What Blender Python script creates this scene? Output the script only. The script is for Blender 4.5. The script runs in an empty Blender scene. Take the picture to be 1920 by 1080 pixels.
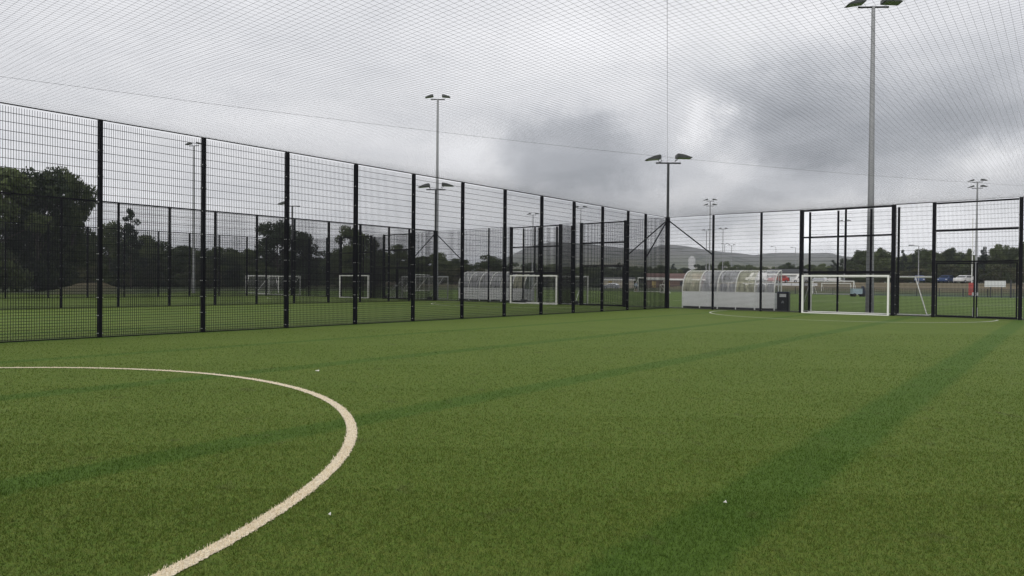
import bpy, bmesh, math, random
import numpy as np
from mathutils import Vector, Matrix, noise
random.seed(7)
S = bpy.context.scene
COL = S.collection
PI = math.pi
R = math.radians

# ------------------------------------------------------------------ materials
def newmat(name):
    m = bpy.data.materials.new(name); m.use_nodes = True
    nt = m.node_tree
    return m, nt, nt.nodes['Principled BSDF']

def plain(name, col, rough=0.6, metal=0.0, var=0.15, scale=6.0, spec=0.5, bump=0.0):
    m, nt, b = newmat(name)
    N, L = nt.nodes, nt.links
    tc = N.new('ShaderNodeTexCoord'); nz = N.new('ShaderNodeTexNoise')
    nz.inputs['Scale'].default_value = scale; nz.inputs['Detail'].default_value = 6
    L.new(tc.outputs['Object'], nz.inputs['Vector'])
    mx = N.new('ShaderNodeMix'); mx.data_type = 'RGBA'
    mx.inputs[6].default_value = [c * (1 - var) for c in col] + [1]
    mx.inputs[7].default_value = [min(1, c * (1 + var)) for c in col] + [1]
    L.new(nz.outputs['Fac'], mx.inputs[0])
    L.new(mx.outputs[2], b.inputs['Base Color'])
    b.inputs['Roughness'].default_value = rough; b.inputs['Metallic'].default_value = metal
    b.inputs['Specular IOR Level'].default_value = spec
    if bump:
        bp = N.new('ShaderNodeBump'); bp.inputs['Strength'].default_value = bump; bp.inputs['Distance'].default_value = .02
        L.new(nz.outputs['Fac'], bp.inputs['Height']); L.new(bp.outputs['Normal'], b.inputs['Normal'])
    return m

M = {}
M['black'] = plain('black_powder_coat', (.005, .005, .008), .6, var=.25, spec=.12)
M['wire'] = plain('black_wire', (.007, .0072, .009), .55, var=.2, spec=.15)
M['galv'] = plain('galvanised_steel', (.30, .305, .32), .5, .2, .2, 3)
M['dark'] = plain('dark_grey_metal', (.035, .037, .042), .5, .2, .2)
M['lamp'] = plain('floodlight_casing', (.05, .055, .055), .5, .1, .2)
M['glass_d'] = plain('lamp_glass', (.14, .16, .15), .15, 0, .2)
M['white'] = plain('white_paint', (.78, .78, .75), .45, 0, .1)
M['alu'] = plain('worn_aluminium', (.45, .45, .45), .45, .3, .15)
M['panel'] = plain('grey_dugout_panel', (.88, .89, .91), .5, 0, .05, 2)
M['navy'] = plain('navy_plastic', (.010, .014, .040), .45, 0, .2)
M['bin'] = plain('dark_navy_bin', (.008, .010, .018), .5, 0, .2)
M['label'] = plain('pale_label', (.62, .64, .66), .5)
M['grey_mark'] = plain('grey_emblem', (.18, .19, .21), .5)
M['net'] = plain('net_twine', (.02, .02, .022), .7, 0, .1)
M['gnet'] = plain('goal_net_cord', (.42, .42, .42), .8, 0, .1)
M['brick'] = plain('brown_brick', (.11, .07, .055), .8, 0, .3, 3)
M['roofred'] = plain('red_roof', (.13, .075, .062), .8, 0, .2, 2)
M['cream'] = plain('cream_wall', (.5, .46, .38), .8, 0, .1)
M['wht_wall'] = plain('white_wall', (.62, .63, .65), .8, 0, .1)
M['glass'] = plain('dark_glass', (.02, .025, .03), .1, 0, .1)
M['rubber'] = plain('tyre_rubber', (.012, .012, .012), .8)
M['red'] = plain('red_paint', (.42, .05, .04), .35)
M['redpad'] = plain('red_pad', (.38, .06, .05), .6, 0, .25, 4)
M['silver'] = plain('silver_paint', (.42, .44, .47), .3, .4)
M['wcar'] = plain('white_car_paint', (.7, .7, .7), .3)
M['blue'] = plain('blue_panel', (.035, .055, .17), .5, 0, .2)
M['bcar'] = plain('blue_car_paint', (.03, .06, .16), .3)
M['pale_blue'] = plain('pale_blue_plastic', (.28, .36, .42), .5)
M['concrete'] = plain('concrete_edging', (.13, .13, .12), .85, 0, .25, 5)
M['bark'] = plain('bark', (.06, .05, .04), .9, 0, .3, 3, bump=.4)
M['skin'] = plain('skin', (.45, .28, .2), .6)
M['hair'] = plain('dark_hair', (.02, .015, .012), .7)
M['shirt'] = plain('pale_blue_shirt', (.35, .42, .55), .8)
M['shorts'] = plain('navy_shorts', (.02, .025, .06), .8)
M['litter'] = plain('white_litter', (.75, .74, .7), .7)
M['yellowdoor'] = plain('ochre_door', (.4, .3, .1), .6)

def polycarb(name, col, fac):
    m, nt, b = newmat(name); N, L = nt.nodes, nt.links
    tc = N.new('ShaderNodeTexCoord'); nz = N.new('ShaderNodeTexNoise'); nz.inputs['Scale'].default_value = 3.0
    nz.inputs['Detail'].default_value = 5
    mp = N.new('ShaderNodeMapping'); mp.inputs['Scale'].default_value = (2.2, .5, .5)
    L.new(tc.outputs['Object'], mp.inputs[0]); L.new(mp.outputs[0], nz.inputs['Vector'])
    b.inputs['Base Color'].default_value = (*col, 1); b.inputs['Roughness'].default_value = .2
    tr = N.new('ShaderNodeBsdfTransparent'); tr.inputs[0].default_value = (.95, .95, .95, 1)
    mr = N.new('ShaderNodeMapRange'); mr.inputs[1].default_value = .3; mr.inputs[2].default_value = .7
    mr.inputs[3].default_value = fac - .14; mr.inputs[4].default_value = fac + .14
    L.new(nz.outputs['Fac'], mr.inputs[0])
    mx = N.new('ShaderNodeMixShader'); L.new(mr.outputs[0], mx.inputs[0])
    L.new(tr.outputs[0], mx.inputs[1]); L.new(b.outputs[0], mx.inputs[2])
    L.new(mx.outputs[0], N['Material Output'].inputs['Surface'])
    return m
M['poly'] = polycarb('clear_polycarbonate', (.92, .93, .95), .36)
M['polyy'] = polycarb('stained_polycarbonate', (.82, .82, .62), .42)
M['polyd'] = polycarb('smoky_polycarbonate', (.25, .28, .27), .45)

# turf: olive artificial grass with greener joint strips between the rolls
def turf_mat(name, gain=1.0, olive=((.088, .116, .019), (.108, .135, .025)), strip=True, lo=.42, fs=95):
    m, nt, b = newmat(name); N, L = nt.nodes, nt.links
    geo = N.new('ShaderNodeNewGeometry')
    def noise_(scale, detail=4, rough=.6):
        n = N.new('ShaderNodeTexNoise'); n.inputs['Scale'].default_value = scale
        n.inputs['Detail'].default_value = detail; n.inputs['Roughness'].default_value = rough
        L.new(geo.outputs['Position'], n.inputs['Vector']); return n
    fine = noise_(fs, 5, .75); mid = noise_(9, 4, .6); big = noise_(.55, 4, .6); tint = noise_(28, 3, .6)
    def ramp(src, lo, hi):
        r = N.new('ShaderNodeMapRange'); r.inputs[1].default_value = lo; r.inputs[2].default_value = hi
        L.new(src, r.inputs[0]); return r.outputs[0]
    def mix(f, a, c):
        x = N.new('ShaderNodeMix'); x.data_type = 'RGBA'
        if isinstance(f, float): x.inputs[0].default_value = f
        else: L.new(f, x.inputs[0])
        for i, v in ((6, a), (7, c)):
            if isinstance(v, tuple): x.inputs[i].default_value = (*v, 1)
            else: L.new(v, x.inputs[i])
        return x.outputs[2]
    base = mix(ramp(big.outputs['Fac'], .35, .65), olive[0], olive[1])
    base = mix(ramp(tint.outputs['Fac'], .3, .7), base, (.070, .118, .016))
    green = mix(ramp(tint.outputs['Fac'], .3, .7), (.046, .092, .010), (.064, .112, .016))
    if strip:
        sx = N.new('ShaderNodeSeparateXYZ'); L.new(geo.outputs['Position'], sx.inputs[0])
        jit = noise_(20, 4, .7); low = noise_(.8, 2, .5)
        def mth(op, a, c=None):
            q = N.new('ShaderNodeMath'); q.operation = op
            for i, v in ((0, a), (1, c)):
                if v is None: continue
                if isinstance(v, (int, float)): q.inputs[i].default_value = v
                else: L.new(v, q.inputs[i])
            return q.outputs[0]
        xj = mth('ADD', sx.outputs['X'], mth('MULTIPLY', mth('SUBTRACT', jit.outputs['Fac'], .5), .36))
        xj = mth('ADD', xj, mth('MULTIPLY', mth('SUBTRACT', low.outputs['Fac'], .5), .12))
        fac = None
        for cx, hw in ((.12, .16), (4.22, .18), (8.34, .22), (12.48, .22), (16.46, .27), (20.6, .2), (-15, .25), (-10.9, .25), (-6.8, .25), (-2.7, .25)):
            dd = mth('ABSOLUTE', mth('SUBTRACT', xj, cx))
            r = N.new('ShaderNodeMapRange'); r.inputs[1].default_value = hw + .05; r.inputs[2].default_value = hw - .05
            L.new(dd, r.inputs[0])
            fac = r.outputs[0] if fac is None else mth('MAXIMUM', fac, r.outputs[0])
        patch = ramp(noise_(1.7, 3, .6).outputs['Fac'], .15, .55)
        base = mix(mth('MULTIPLY', fac, mth('ADD', mth('MULTIPLY', patch, .35), .6)), base, green)
    base = mix(ramp(noise_(2.3, 5, .65).outputs['Fac'], .60, .74), base, (.066, .080, .020))
    hsv = N.new('ShaderNodeHueSaturation')
    v = N.new('ShaderNodeMapRange'); v.inputs[1].default_value = .28; v.inputs[2].default_value = .72
    v.inputs[3].default_value = lo * gain; v.inputs[4].default_value = (2.04 - lo) * gain
    L.new(fine.outputs['Fac'], v.inputs[0]); 
    v2 = N.new('ShaderNodeMapRange'); v2.inputs[1].default_value = .3; v2.inputs[2].default_value = .7
    v2.inputs[3].default_value = .94; v2.inputs[4].default_value = 1.06
    L.new(mid.outputs['Fac'], v2.inputs[0])
    mu = N.new('ShaderNodeMath'); mu.operation = 'MULTIPLY'
    L.new(v.outputs[0], mu.inputs[0]); L.new(v2.outputs[0], mu.inputs[1])
    L.new(mu.outputs[0], hsv.inputs['Value']); L.new(base, hsv.inputs['Color'])
    L.new(hsv.outputs[0], b.inputs['Base Color'])
    b.inputs['Roughness'].default_value = .75
    b.inputs['Specular IOR Level'].default_value = .12
    bp = N.new('ShaderNodeBump'); bp.inputs['Strength'].default_value = .6; bp.inputs['Distance'].default_value = .015
    L.new(fine.outputs['Fac'], bp.inputs['Height']); L.new(bp.outputs['Normal'], b.inputs['Normal'])
    b.inputs['Sheen Weight'].default_value = .0
    b.inputs['Sheen Tint'].default_value = (.55, .6, .35, 1)
    return m
M['turf'] = turf_mat('cage_turf', 1.3)
M['fibre'] = turf_mat('turf_fibre', 1.0, lo=.25, fs=170)  # darker, higher contrast copy: shade between near blades painted into the colour
M['turf2'] = turf_mat('outer_turf', 1.0, ((.115, .19, .028), (.155, .225, .042)), False)

def line_mat(name, a, c):
    m, nt, b = newmat(name); N, L = nt.nodes, nt.links
    geo = N.new('ShaderNodeNewGeometry'); n = N.new('ShaderNodeTexNoise'); n.inputs['Scale'].default_value = 90
    n.inputs['Detail'].default_value = 5; n.inputs['Roughness'].default_value = .75
    L.new(geo.outputs['Position'], n.inputs['Vector'])
    r = N.new('ShaderNodeValToRGB'); e = r.color_ramp.elements
    e[0].position = .32; e[0].color = (*a, 1); e[1].position = .62; e[1].color = (*c, 1)
    L.new(n.outputs['Fac'], r.inputs[0]); L.new(r.outputs[0], b.inputs['Base Color'])
    b.inputs['Roughness'].default_value = .8
    return m
M['line'] = line_mat('cream_line_pile', (.46, .37, .25), (.90, .80, .60))
M['lineb'] = line_mat('white_line_pile', (.45, .46, .38), (.62, .62, .54))

def land_mat():
    m, nt, b = newmat('rough_grassland'); N, L = nt.nodes, nt.links
    geo = N.new('ShaderNodeNewGeometry')
    def nz(s, d=5):
        n = N.new('ShaderNodeTexNoise'); n.inputs['Scale'].default_value = s; n.inputs['Detail'].default_value = d
        L.new(geo.outputs['Position'], n.inputs['Vector']); return n.outputs['Fac']
    sx = N.new('ShaderNodeSeparateXYZ'); L.new(geo.outputs['Position'], sx.inputs[0])
    mr = N.new('ShaderNodeMapRange'); mr.inputs[1].default_value = .12; mr.inputs[2].default_value = .9
    L.new(sx.outputs['Z'], mr.inputs[0])
    ad = N.new('ShaderNodeMath'); ad.operation = 'ADD'; ad.use_clamp = True
    r0 = N.new('ShaderNodeMapRange'); r0.inputs[1].default_value = .52; r0.inputs[2].default_value = .72
    r0.inputs[4].default_value = .6
    L.new(nz(.09), r0.inputs[0]); L.new(r0.outputs[0], ad.inputs[0]); L.new(mr.outputs[0], ad.inputs[1])
    def mix(f, a, c):
        x = N.new('ShaderNodeMix'); x.data_type = 'RGBA'; L.new(f, x.inputs[0])
        for i, v in ((6, a), (7, c)):
            if isinstance(v, tuple): x.inputs[i].default_value = (*v, 1)
            else: L.new(v, x.inputs[i])
        return x.outputs[2]
    g = mix(nz(1.3), (.045, .075, .02), (.075, .10, .03))
    d = mix(nz(.8), (.085, .068, .032), (.19, .155, .085))
    L.new(mix(ad.outputs[0], g, d), b.inputs['Base Color'])
    b.inputs['Roughness'].default_value = .9
    bp = N.new('ShaderNodeBump'); bp.inputs['Strength'].default_value = .8; bp.inputs['Distance'].default_value = .25
    L.new(nz(3.5), bp.inputs['Height']); L.new(bp.outputs['Normal'], b.inputs['Normal'])
    return m
M['land'] = land_mat()
M['teal'] = plain('teal_court', (.03, .075, .05), .8, 0, .25, .6)

def hill_mat():
    m, nt, b = newmat('moorland_hill'); N, L = nt.nodes, nt.links
    geo = N.new('ShaderNodeNewGeometry')
    def tex(kind, s, **k):
        n = N.new(kind); n.inputs['Scale'].default_value = s
        mp = N.new('ShaderNodeMapping'); mp.inputs['Scale'].default_value = k.get('sc', (1, 1, 1))
        L.new(geo.outputs['Position'], mp.inputs[0]); L.new(mp.outputs[0], n.inputs['Vector']); return n
    v = tex('ShaderNodeTexVoronoi', .006, sc=(1, 1, 3)); n = tex('ShaderNodeTexNoise', .004); n.inputs['Detail'].default_value = 8
    n2 = tex('ShaderNodeTexNoise', .03); n2.inputs['Detail'].default_value = 6
    r = N.new('ShaderNodeValToRGB'); e = r.color_ramp.elements
    e[0].position = 0; e[0].color = (.085, .10, .05, 1); e[1].position = 1; e[1].color = (.24, .22, .14, 1)
    q = r.color_ramp.elements.new(.5); q.color = (.13, .145, .08, 1)
    L.new(v.outputs['Color'], r.inputs[0])
    sx = N.new('ShaderNodeSeparateXYZ'); L.new(geo.outputs['Position'], sx.inputs[0])
    mr = N.new('ShaderNodeMapRange'); mr.inputs[1].default_value = 25; mr.inputs[2].default_value = 60
    L.new(sx.outputs['Z'], mr.inputs[0])
    h = N.new('ShaderNodeMix'); h.data_type = 'RGBA'; h.inputs[6].default_value = (.13, .13, .13, 1); h.inputs[7].default_value = (.21, .205, .18, 1)
    L.new(n.outputs['Fac'], h.inputs[0])
    mx = N.new('ShaderNodeMix'); mx.data_type = 'RGBA'; L.new(mr.outputs[0], mx.inputs[0]); L.new(r.outputs[0], mx.inputs[6]); L.new(h.outputs[2], mx.inputs[7])
    m3 = N.new('ShaderNodeMix'); m3.data_type = 'RGBA'; m3.inputs[6].default_value = (.045, .055, .035, 1)
    r3 = N.new('ShaderNodeMapRange'); r3.inputs[1].default_value = .36; r3.inputs[2].default_value = .5
    L.new(n2.outputs['Fac'], r3.inputs[0]); L.new(r3.outputs[0], m3.inputs[0]); L.new(mx.outputs[2], m3.inputs[7])
    L.new(m3.outputs[2], b.inputs['Base Color']); b.inputs['Roughness'].default_value = 1
    b.inputs['Specular IOR Level'].default_value = .1
    return m
M['hill'] = hill_mat()

def leaf_mat(name, a, c):
    m, nt, b = newmat(name); N, L = nt.nodes, nt.links
    geo = N.new('ShaderNodeNewGeometry'); oi = N.new('ShaderNodeObjectInfo')
    n = N.new('ShaderNodeTexNoise'); n.inputs['Scale'].default_value = .9; n.inputs['Detail'].default_value = 5
    L.new(geo.outputs['Position'], n.inputs['Vector'])
    ad = N.new('ShaderNodeMath'); ad.operation = 'ADD'; ad.use_clamp = True
    s = N.new('ShaderNodeMath'); s.operation = 'MULTIPLY_ADD'; s.inputs[1].default_value = .5; s.inputs[2].default_value = -.25
    L.new(oi.outputs['Random'], s.inputs[0]); L.new(n.outputs['Fac'], ad.inputs[0]); L.new(s.outputs[0], ad.inputs[1])
    r = N.new('ShaderNodeMapRange'); r.inputs[1].default_value = .25; r.inputs[2].default_value = .75
    L.new(ad.outputs[0], r.inputs[0])
    mx = N.new('ShaderNodeMix'); mx.data_type = 'RGBA'; mx.inputs[6].default_value = (*a, 1); mx.inputs[7].default_value = (*c, 1)
    L.new(r.outputs[0], mx.inputs[0]); L.new(mx.outputs[2], b.inputs['Base Color'])
    b.inputs['Roughness'].default_value = .7; b.inputs['Specular IOR Level'].default_value = .25
    return m
M['leaf'] = leaf_mat('broad_leaves', (.018, .030, .011), (.088, .112, .036))
M['needle'] = leaf_mat('pine_needles', (.012, .022, .012), (.032, .046, .022))
M['bush'] = leaf_mat('bush_leaves', (.035, .045, .016), (.085, .085, .034))

# ------------------------------------------------------------------ mesh helpers
class MB:
    def __init__(s): s.v = []; s.f = []; s.m = []
    def add(s, vs, fs, mi=0):
        o = len(s.v); s.v += [tuple(v) for v in vs]; s.f += [tuple(i + o for i in f) for f in fs]; s.m += [mi] * len(fs)
    def box(s, x0, x1, y0, y1, z0, z1, mi=0):
        s.add([(x0, y0, z0), (x1, y0, z0), (x1, y1, z0), (x0, y1, z0), (x0, y0, z1), (x1, y0, z1), (x1, y1, z1), (x0, y1, z1)],
              [(0, 3, 2, 1), (4, 5, 6, 7), (0, 1, 5, 4), (1, 2, 6, 5), (2, 3, 7, 6), (3, 0, 4, 7)], mi)
    def bar(s, a, b, r, n=4, r2=None, mi=0, rot=PI / 4, caps=True):
        a = Vector(a); b = Vector(b); r2 = r if r2 is None else r2
        d = (b - a).normalized(); up = Vector((0, 0, 1)) if abs(d.z) < .9 else Vector((0, 1, 0))
        u = d.cross(up).normalized(); w = u.cross(d)
        vs = []
        for p, q in ((a, r), (b, r2)):
            for k in range(n):
                t = rot + 2 * PI * k / n; vs.append(p + (u * math.cos(t) + w * math.sin(t)) * q)
        fs = [(k, (k + 1) % n, n + (k + 1) % n, n + k) for k in range(n)]
        if caps: fs += [tuple(range(n - 1, -1, -1)), tuple(range(n, 2 * n))]
        s.add(vs, fs, mi)
    def path(s, pts, r, n=8, mi=0):
        for a, b in zip(pts, pts[1:]): s.bar(a, b, r, n, mi=mi)
    def prism(s, prof, axis, a, b, mi=0):
        n = len(prof)
        def P(p, t): return {'x': (t, p[0], p[1]), 'y': (p[0], t, p[1]), 'z': (p[0], p[1], t)}[axis]
        s.add([P(p, a) for p in prof] + [P(p, b) for p in prof],
              [tuple(range(n - 1, -1, -1)), tuple(range(n, 2 * n))] + [(k, (k + 1) % n, n + (k + 1) % n, n + k) for k in range(n)], mi)
    def mesh(s, name, *mats, smooth=False):
        me = bpy.data.meshes.new(name); me.from_pydata(s.v, [], s.f); me.update()
        for m in mats: me.materials.append(M[m] if isinstance(m, str) else m)
        if len(mats) > 1: me.polygons.foreach_set('material_index', s.m)
        if smooth: me.polygons.foreach_set('use_smooth', [True] * len(me.polygons))
        bm = bmesh.new(); bm.from_mesh(me); bmesh.ops.recalc_face_normals(bm, faces=bm.faces); bm.to_mesh(me); bm.free()
        return me
    def obj(s, name, *mats, parent=None, loc=(0, 0, 0), smooth=False):
        return link(name, s.mesh(name, *mats, smooth=smooth), parent, loc)

def link(name, me, parent=None, loc=(0, 0, 0), rz=0):
    o = bpy.data.objects.new(name, me); COL.objects.link(o); o.location = loc; o.rotation_euler = (0, 0, rz)
    if parent: o.parent = parent
    return o
def tag(o, label=None, cat=None, group=None, kind=None):
    if label: o['label'] = label
    if cat: o['category'] = cat
    if group: o['group'] = group
    if kind: o['kind'] = kind
    return o
def thing(name, label, cat, loc=(0, 0, 0), rz=0, group=None):
    return tag(link(name, None, None, loc, rz), label, cat, group)
def copy_tree(o, parent=None):
    c = o.copy(); COL.objects.link(c)
    if parent: c.parent = parent
    for ch in list(o.children): copy_tree(ch, c)
    return c

# ------------------------------------------------------------------ ground
CAM = Vector((18.05, -36.057, 1.426))
def sst(a, b, x):
    t = max(0, min(1, (x - a) / (b - a))); return t * t * (3 - 2 * t)
def land_z(x, y):
    dx, dy = x - CAM.x, y - CAM.y; d = math.hypot(dx, dy); az = math.degrees(math.atan2(dx, dy))
    z = 2.05 * sst(129, 156, d) * sst(-30, -20, az) * (1 - sst(25, 60, az))
    z += .9 * sst(118, 150, d) * sst(-60, -50, az) * (1 - sst(-45, -36, az))
    for mx, my, rx, ry, h in ((-60.5, -9.5, 3.6, 3.2, 1.7), (-66, -21, 4, 3, .7)):
        q = ((x - mx) / rx) ** 2 + ((y - my) / ry) ** 2
        if q < 6: z += h * math.exp(-q * q * .8) * (1 + .25 * noise.noise((x * .35, y * .35, 3)))
    return z
mb = MB()
rings = [0, 30, 55, 62, 68, 74, 80, 86, 92, 98, 104, 110, 116, 122, 128, 133, 138, 143, 148, 154, 160, 175, 200, 240, 300, 400, 550, 750, 1000, 1500, 2300]
SEG = 240
for r in rings:
    for k in range(SEG):
        t = 2 * PI * k / SEG; x = CAM.x + r * math.sin(t); y = CAM.y + r * math.cos(t)
        mb.v.append((x, y, land_z(x, y) if r > 55 else 0))
for i in range(len(rings) - 1):
    for k in range(SEG):
        a = i * SEG + k; b = i * SEG + (k + 1) % SEG
        mb.f.append((a, a + SEG, b + SEG, b)); mb.m.append(0)
tag(mb.obj('ground', 'land', smooth=True), kind='structure')

def sheet(name, x0, x1, y0, y1, z, mat, n=1):
    q = MB(); q.add([(x0, y0, z), (x1, y0, z), (x1, y1, z), (x0, y1, z)], [(0, 1, 2, 3)])
    return tag(q.obj(name, mat), kind='structure')
W = 19.17; LEN = 38.4; H = 5.2
sheet('outer_pitch', -64, 48, .75, 73, .006, 'turf2')
sheet('cage_pitch', -57.6, 22, -46, .45, .012, 'turf')
sheet('hard_court', -14, 40, 76, 90, .01, 'teal')
k_ = MB(); k_.box(-57.5, 22, .47, .73, -.1, .05); tag(k_.obj('kerb', 'concrete'), kind='structure')

# painted lines
def arc_line(name, cx, cy, r, w, t0, t1, n, z, mat, jit=.0):
    q = MB(); rnd = random.Random(5)
    for i in range(n + 1):
        t = R(t0 + (t1 - t0) * i / n)
        ri = r - w / 2 + rnd.uniform(-jit, jit); ro = r + w / 2 + rnd.uniform(-jit, jit)
        q.v += [(cx + ri * math.cos(t), cy + ri * math.sin(t), z), (cx + ro * math.cos(t), cy + ro * math.sin(t), z)]
        if i: b = 2 * i; q.f.append((b - 2, b - 1, b + 1, b)); q.m.append(0)
    return tag(q.obj(name, mat), kind='structure')
D1 = (9.40, -36.60, 5.68, .096)
arc_line('goal_area_line', *D1, 0, 180, 1400, .017, 'line', .007)
arc_line('goal_area_line', 9.68, -1.25, 6.0, .09, 180 - 8, 360 + 4, 400, .017, 'lineb', .004)
for k in (1, 2): arc_line('goal_area_line', 9.58 - W * k, -1.25, 6.0, .09, 172, 368, 200, .017, 'lineb', .004)
for i, (x0, x1, y0, y1) in enumerate([(-62, 46, 2.95, 3.07), (-62, 46, 25.3, 25.45), (-30, 30, 30.6, 30.75), (-62, 46, 70, 70.14), (-8, -7.88, 3.07, 25.3), (30, 30.12, 3.07, 70)]):
    sheet('pitch_line', x0, x1, y0, y1, .012, 'lineb')

# short standing fibres of the artificial turf close by (uncountable)
def fibres(name, mat, sel, dens_scale, wmul=1.0):
    rng = np.random.default_rng(3 if sel == 'turf' else 9)
    out = []
    fwd = np.array([math.sin(-.6885), math.cos(-.6885)]); rt = np.array([math.cos(-.6885), -math.sin(-.6885)])
    bands = [(2.6, 3.6), (3.6, 4.6), (4.6, 5.8), (5.8, 7.2), (7.2, 9), (9, 11.5), (11.5, 15), (15, 20)]
    for d0, d1 in bands:
        dm = (d0 + d1) / 2; hw = d1 * .82 + .6
        n = int((d1 - d0) * 2 * hw * min(9000, 9000 * (4.2 / dm) ** 2.5) * dens_scale)
        d = rng.uniform(d0, d1, n); s = rng.uniform(-hw, hw, n)
        ok = np.abs(s) < d * .80 + .5; d = d[ok]; s = s[ok]
        p = CAM[:2] + d[:, None] * fwd + s[:, None] * rt
        p = np.array(p)
        rr = np.hypot(p[:, 0] - D1[0], p[:, 1] - D1[1]); jit = rng.normal(0, .008, len(rr))
        on = (np.abs(rr - D1[2] + jit) < D1[3] / 2) & (p[:, 1] > D1[1])
        p = p[on] if sel == 'line' else p[~on]
        out.append(np.c_[p, np.full(len(p), dm)])
    p = np.concatenate(out); n = len(p)
    th = rng.uniform(0, PI, n); sc = np.clip(p[:, 2] / 4.2, .8, 3) ** .55
    w = rng.uniform(.0016, .0034, n) * sc * wmul; h = rng.uniform(.010, .022, n)
    la = rng.uniform(0, 2 * PI, n); ln = rng.uniform(.002, .016, n)
    v = np.zeros((n, 3, 3)); ux = np.cos(th) * w; uy = np.sin(th) * w
    v[:, 0, 0] = p[:, 0] - ux; v[:, 0, 1] = p[:, 1] - uy
    v[:, 1, 0] = p[:, 0] + ux; v[:, 1, 1] = p[:, 1] + uy
    v[:, 2, 0] = p[:, 0] + np.cos(la) * ln; v[:, 2, 1] = p[:, 1] + np.sin(la) * ln; v[:, 2, 2] = h
    v[:, :, 2] += .010 if sel == 'turf' else .014
    me = bpy.data.meshes.new(name); me.vertices.add(3 * n); me.vertices.foreach_set('co', v.ravel())
    me.loops.add(3 * n); me.loops.foreach_set('vertex_index', np.arange(3 * n, dtype=np.int32))
    me.polygons.add(n); me.polygons.foreach_set('loop_start', np.arange(0, 3 * n, 3, dtype=np.int32))
    me.update(); me.validate(); me.materials.append(M[mat])
    return tag(link(name, me), 'short green artificial grass pile' if sel == 'turf' else 'cream pile of the painted goal area line', kind='stuff')
fibres('turf_fibres', 'fibre', 'turf', 1.0)
fibres('line_fibres', 'line', 'line', 1.0, 1.2)

# ------------------------------------------------------------------ welded mesh fencing
_pan = {}
def panel_mesh(w, z0=.04, z1=H, dense=1.24):
    key = (round(w, 2), z0, z1, dense)
    if key in _pan: return _pan[key]
    q = MB(); n = max(2, round(w / .05))
    for i in range(n + 1):
        x = w * i / n; q.bar((x, 0, z0), (x, 0, z1), .0055, 4, caps=False)
    z = z0 + .02
    while z < z1:
        for y in (-.007, .007): q.bar((0, y, z), (w, y, z), .0063, 4, caps=False)
        z += .0667 if z < dense else .2
    _pan[key] = q.mesh('mesh_panel', 'wire')
    return _pan[key]
_post = {}
def post_mesh(a, b, z1=H, z0=0.0):
    key = (a, b, z1, z0)
    if key in _post: return _post[key]
    q = MB(); q.box(-a / 2, a / 2, -b / 2, b / 2, z0, z1 + .02)
    q.box(-a / 2 - .004, a / 2 + .004, -b / 2 - .004, b / 2 + .004, z1 + .021, z1 + .035)
    if z0 == 0:
        z = .12
        while z < z1 - .1:      # clamp bolts down the post
            for sx in (-1, 1):
                for sy in (-1, 1): q.box(sx * (a / 2 + .006) - .012, sx * (a / 2 + .006) + .012, sy * (b / 2 - .02) - .010, sy * (b / 2 - .02) + .010, z - .010, z + .010, 1)
            z += .43 if z < 1.3 else .62
    _post[key] = q.mesh('post', 'black', 'alu')
    return _post[key]

def run(root, pts, horiz, posts, size, z1=H, rail=True, panels=True, skip=()):
    """a straight run of posts and mesh panels along x (horiz) or y"""
    for p in posts:
        link('post', post_mesh(size[0], size[1], z1), root, (p[0], p[1], 0), 0 if horiz else PI / 2)
    if panels:
        for i, (a, b) in enumerate(zip(pts, pts[1:])):
            if i in skip: continue
            a = Vector(a); b = Vector(b); d = b - a; L_ = d.length
            g = size[0] / 2 + .004
            link('mesh_panel', panel_mesh(L_ - 2 * g, z1=z1), root, (a + d.normalized() * g).to_3d(), math.atan2(d.y, d.x))

ys = [0, -2.63] + [-4.54 - 2.52 * k for k in range(13)]
def side_fence(x, label, ys_, size, brace=True, rail=.0):
    t = thing('mesh_fence', label, 'fence', (x, 0, 0))
    run(t, [(0, y) for y in ys_], False, [(0, y) for y in ys_[1:]], size)
    q = MB(); q.box(-.012, .012, ys_[-1], -.1, H + .036, H + .06 + rail); q.obj('top_rail', 'black', parent=t)
    q = MB(); q.box(-.03, .03, ys_[-1], -.1, .0, .035); q.obj('bottom_rail', 'black', parent=t)
    if brace:
        q = MB(); q.bar((0, -.1, 5.05), (0, -2.56, 2.85), .035, 6); q.obj('brace', 'black', parent=t)
    return t
side_fence(0, 'tall black mesh fence along the left side of the near pitch', ys, (.08, .13))
side_fence(-W, 'black mesh fence behind the first side fence, second of the parallel side fences', ys, (.09, .13), rail=.05)
side_fence(-2 * W, 'third parallel black mesh side fence in front of the left trees', ys, (.09, .12), rail=.04)

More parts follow.
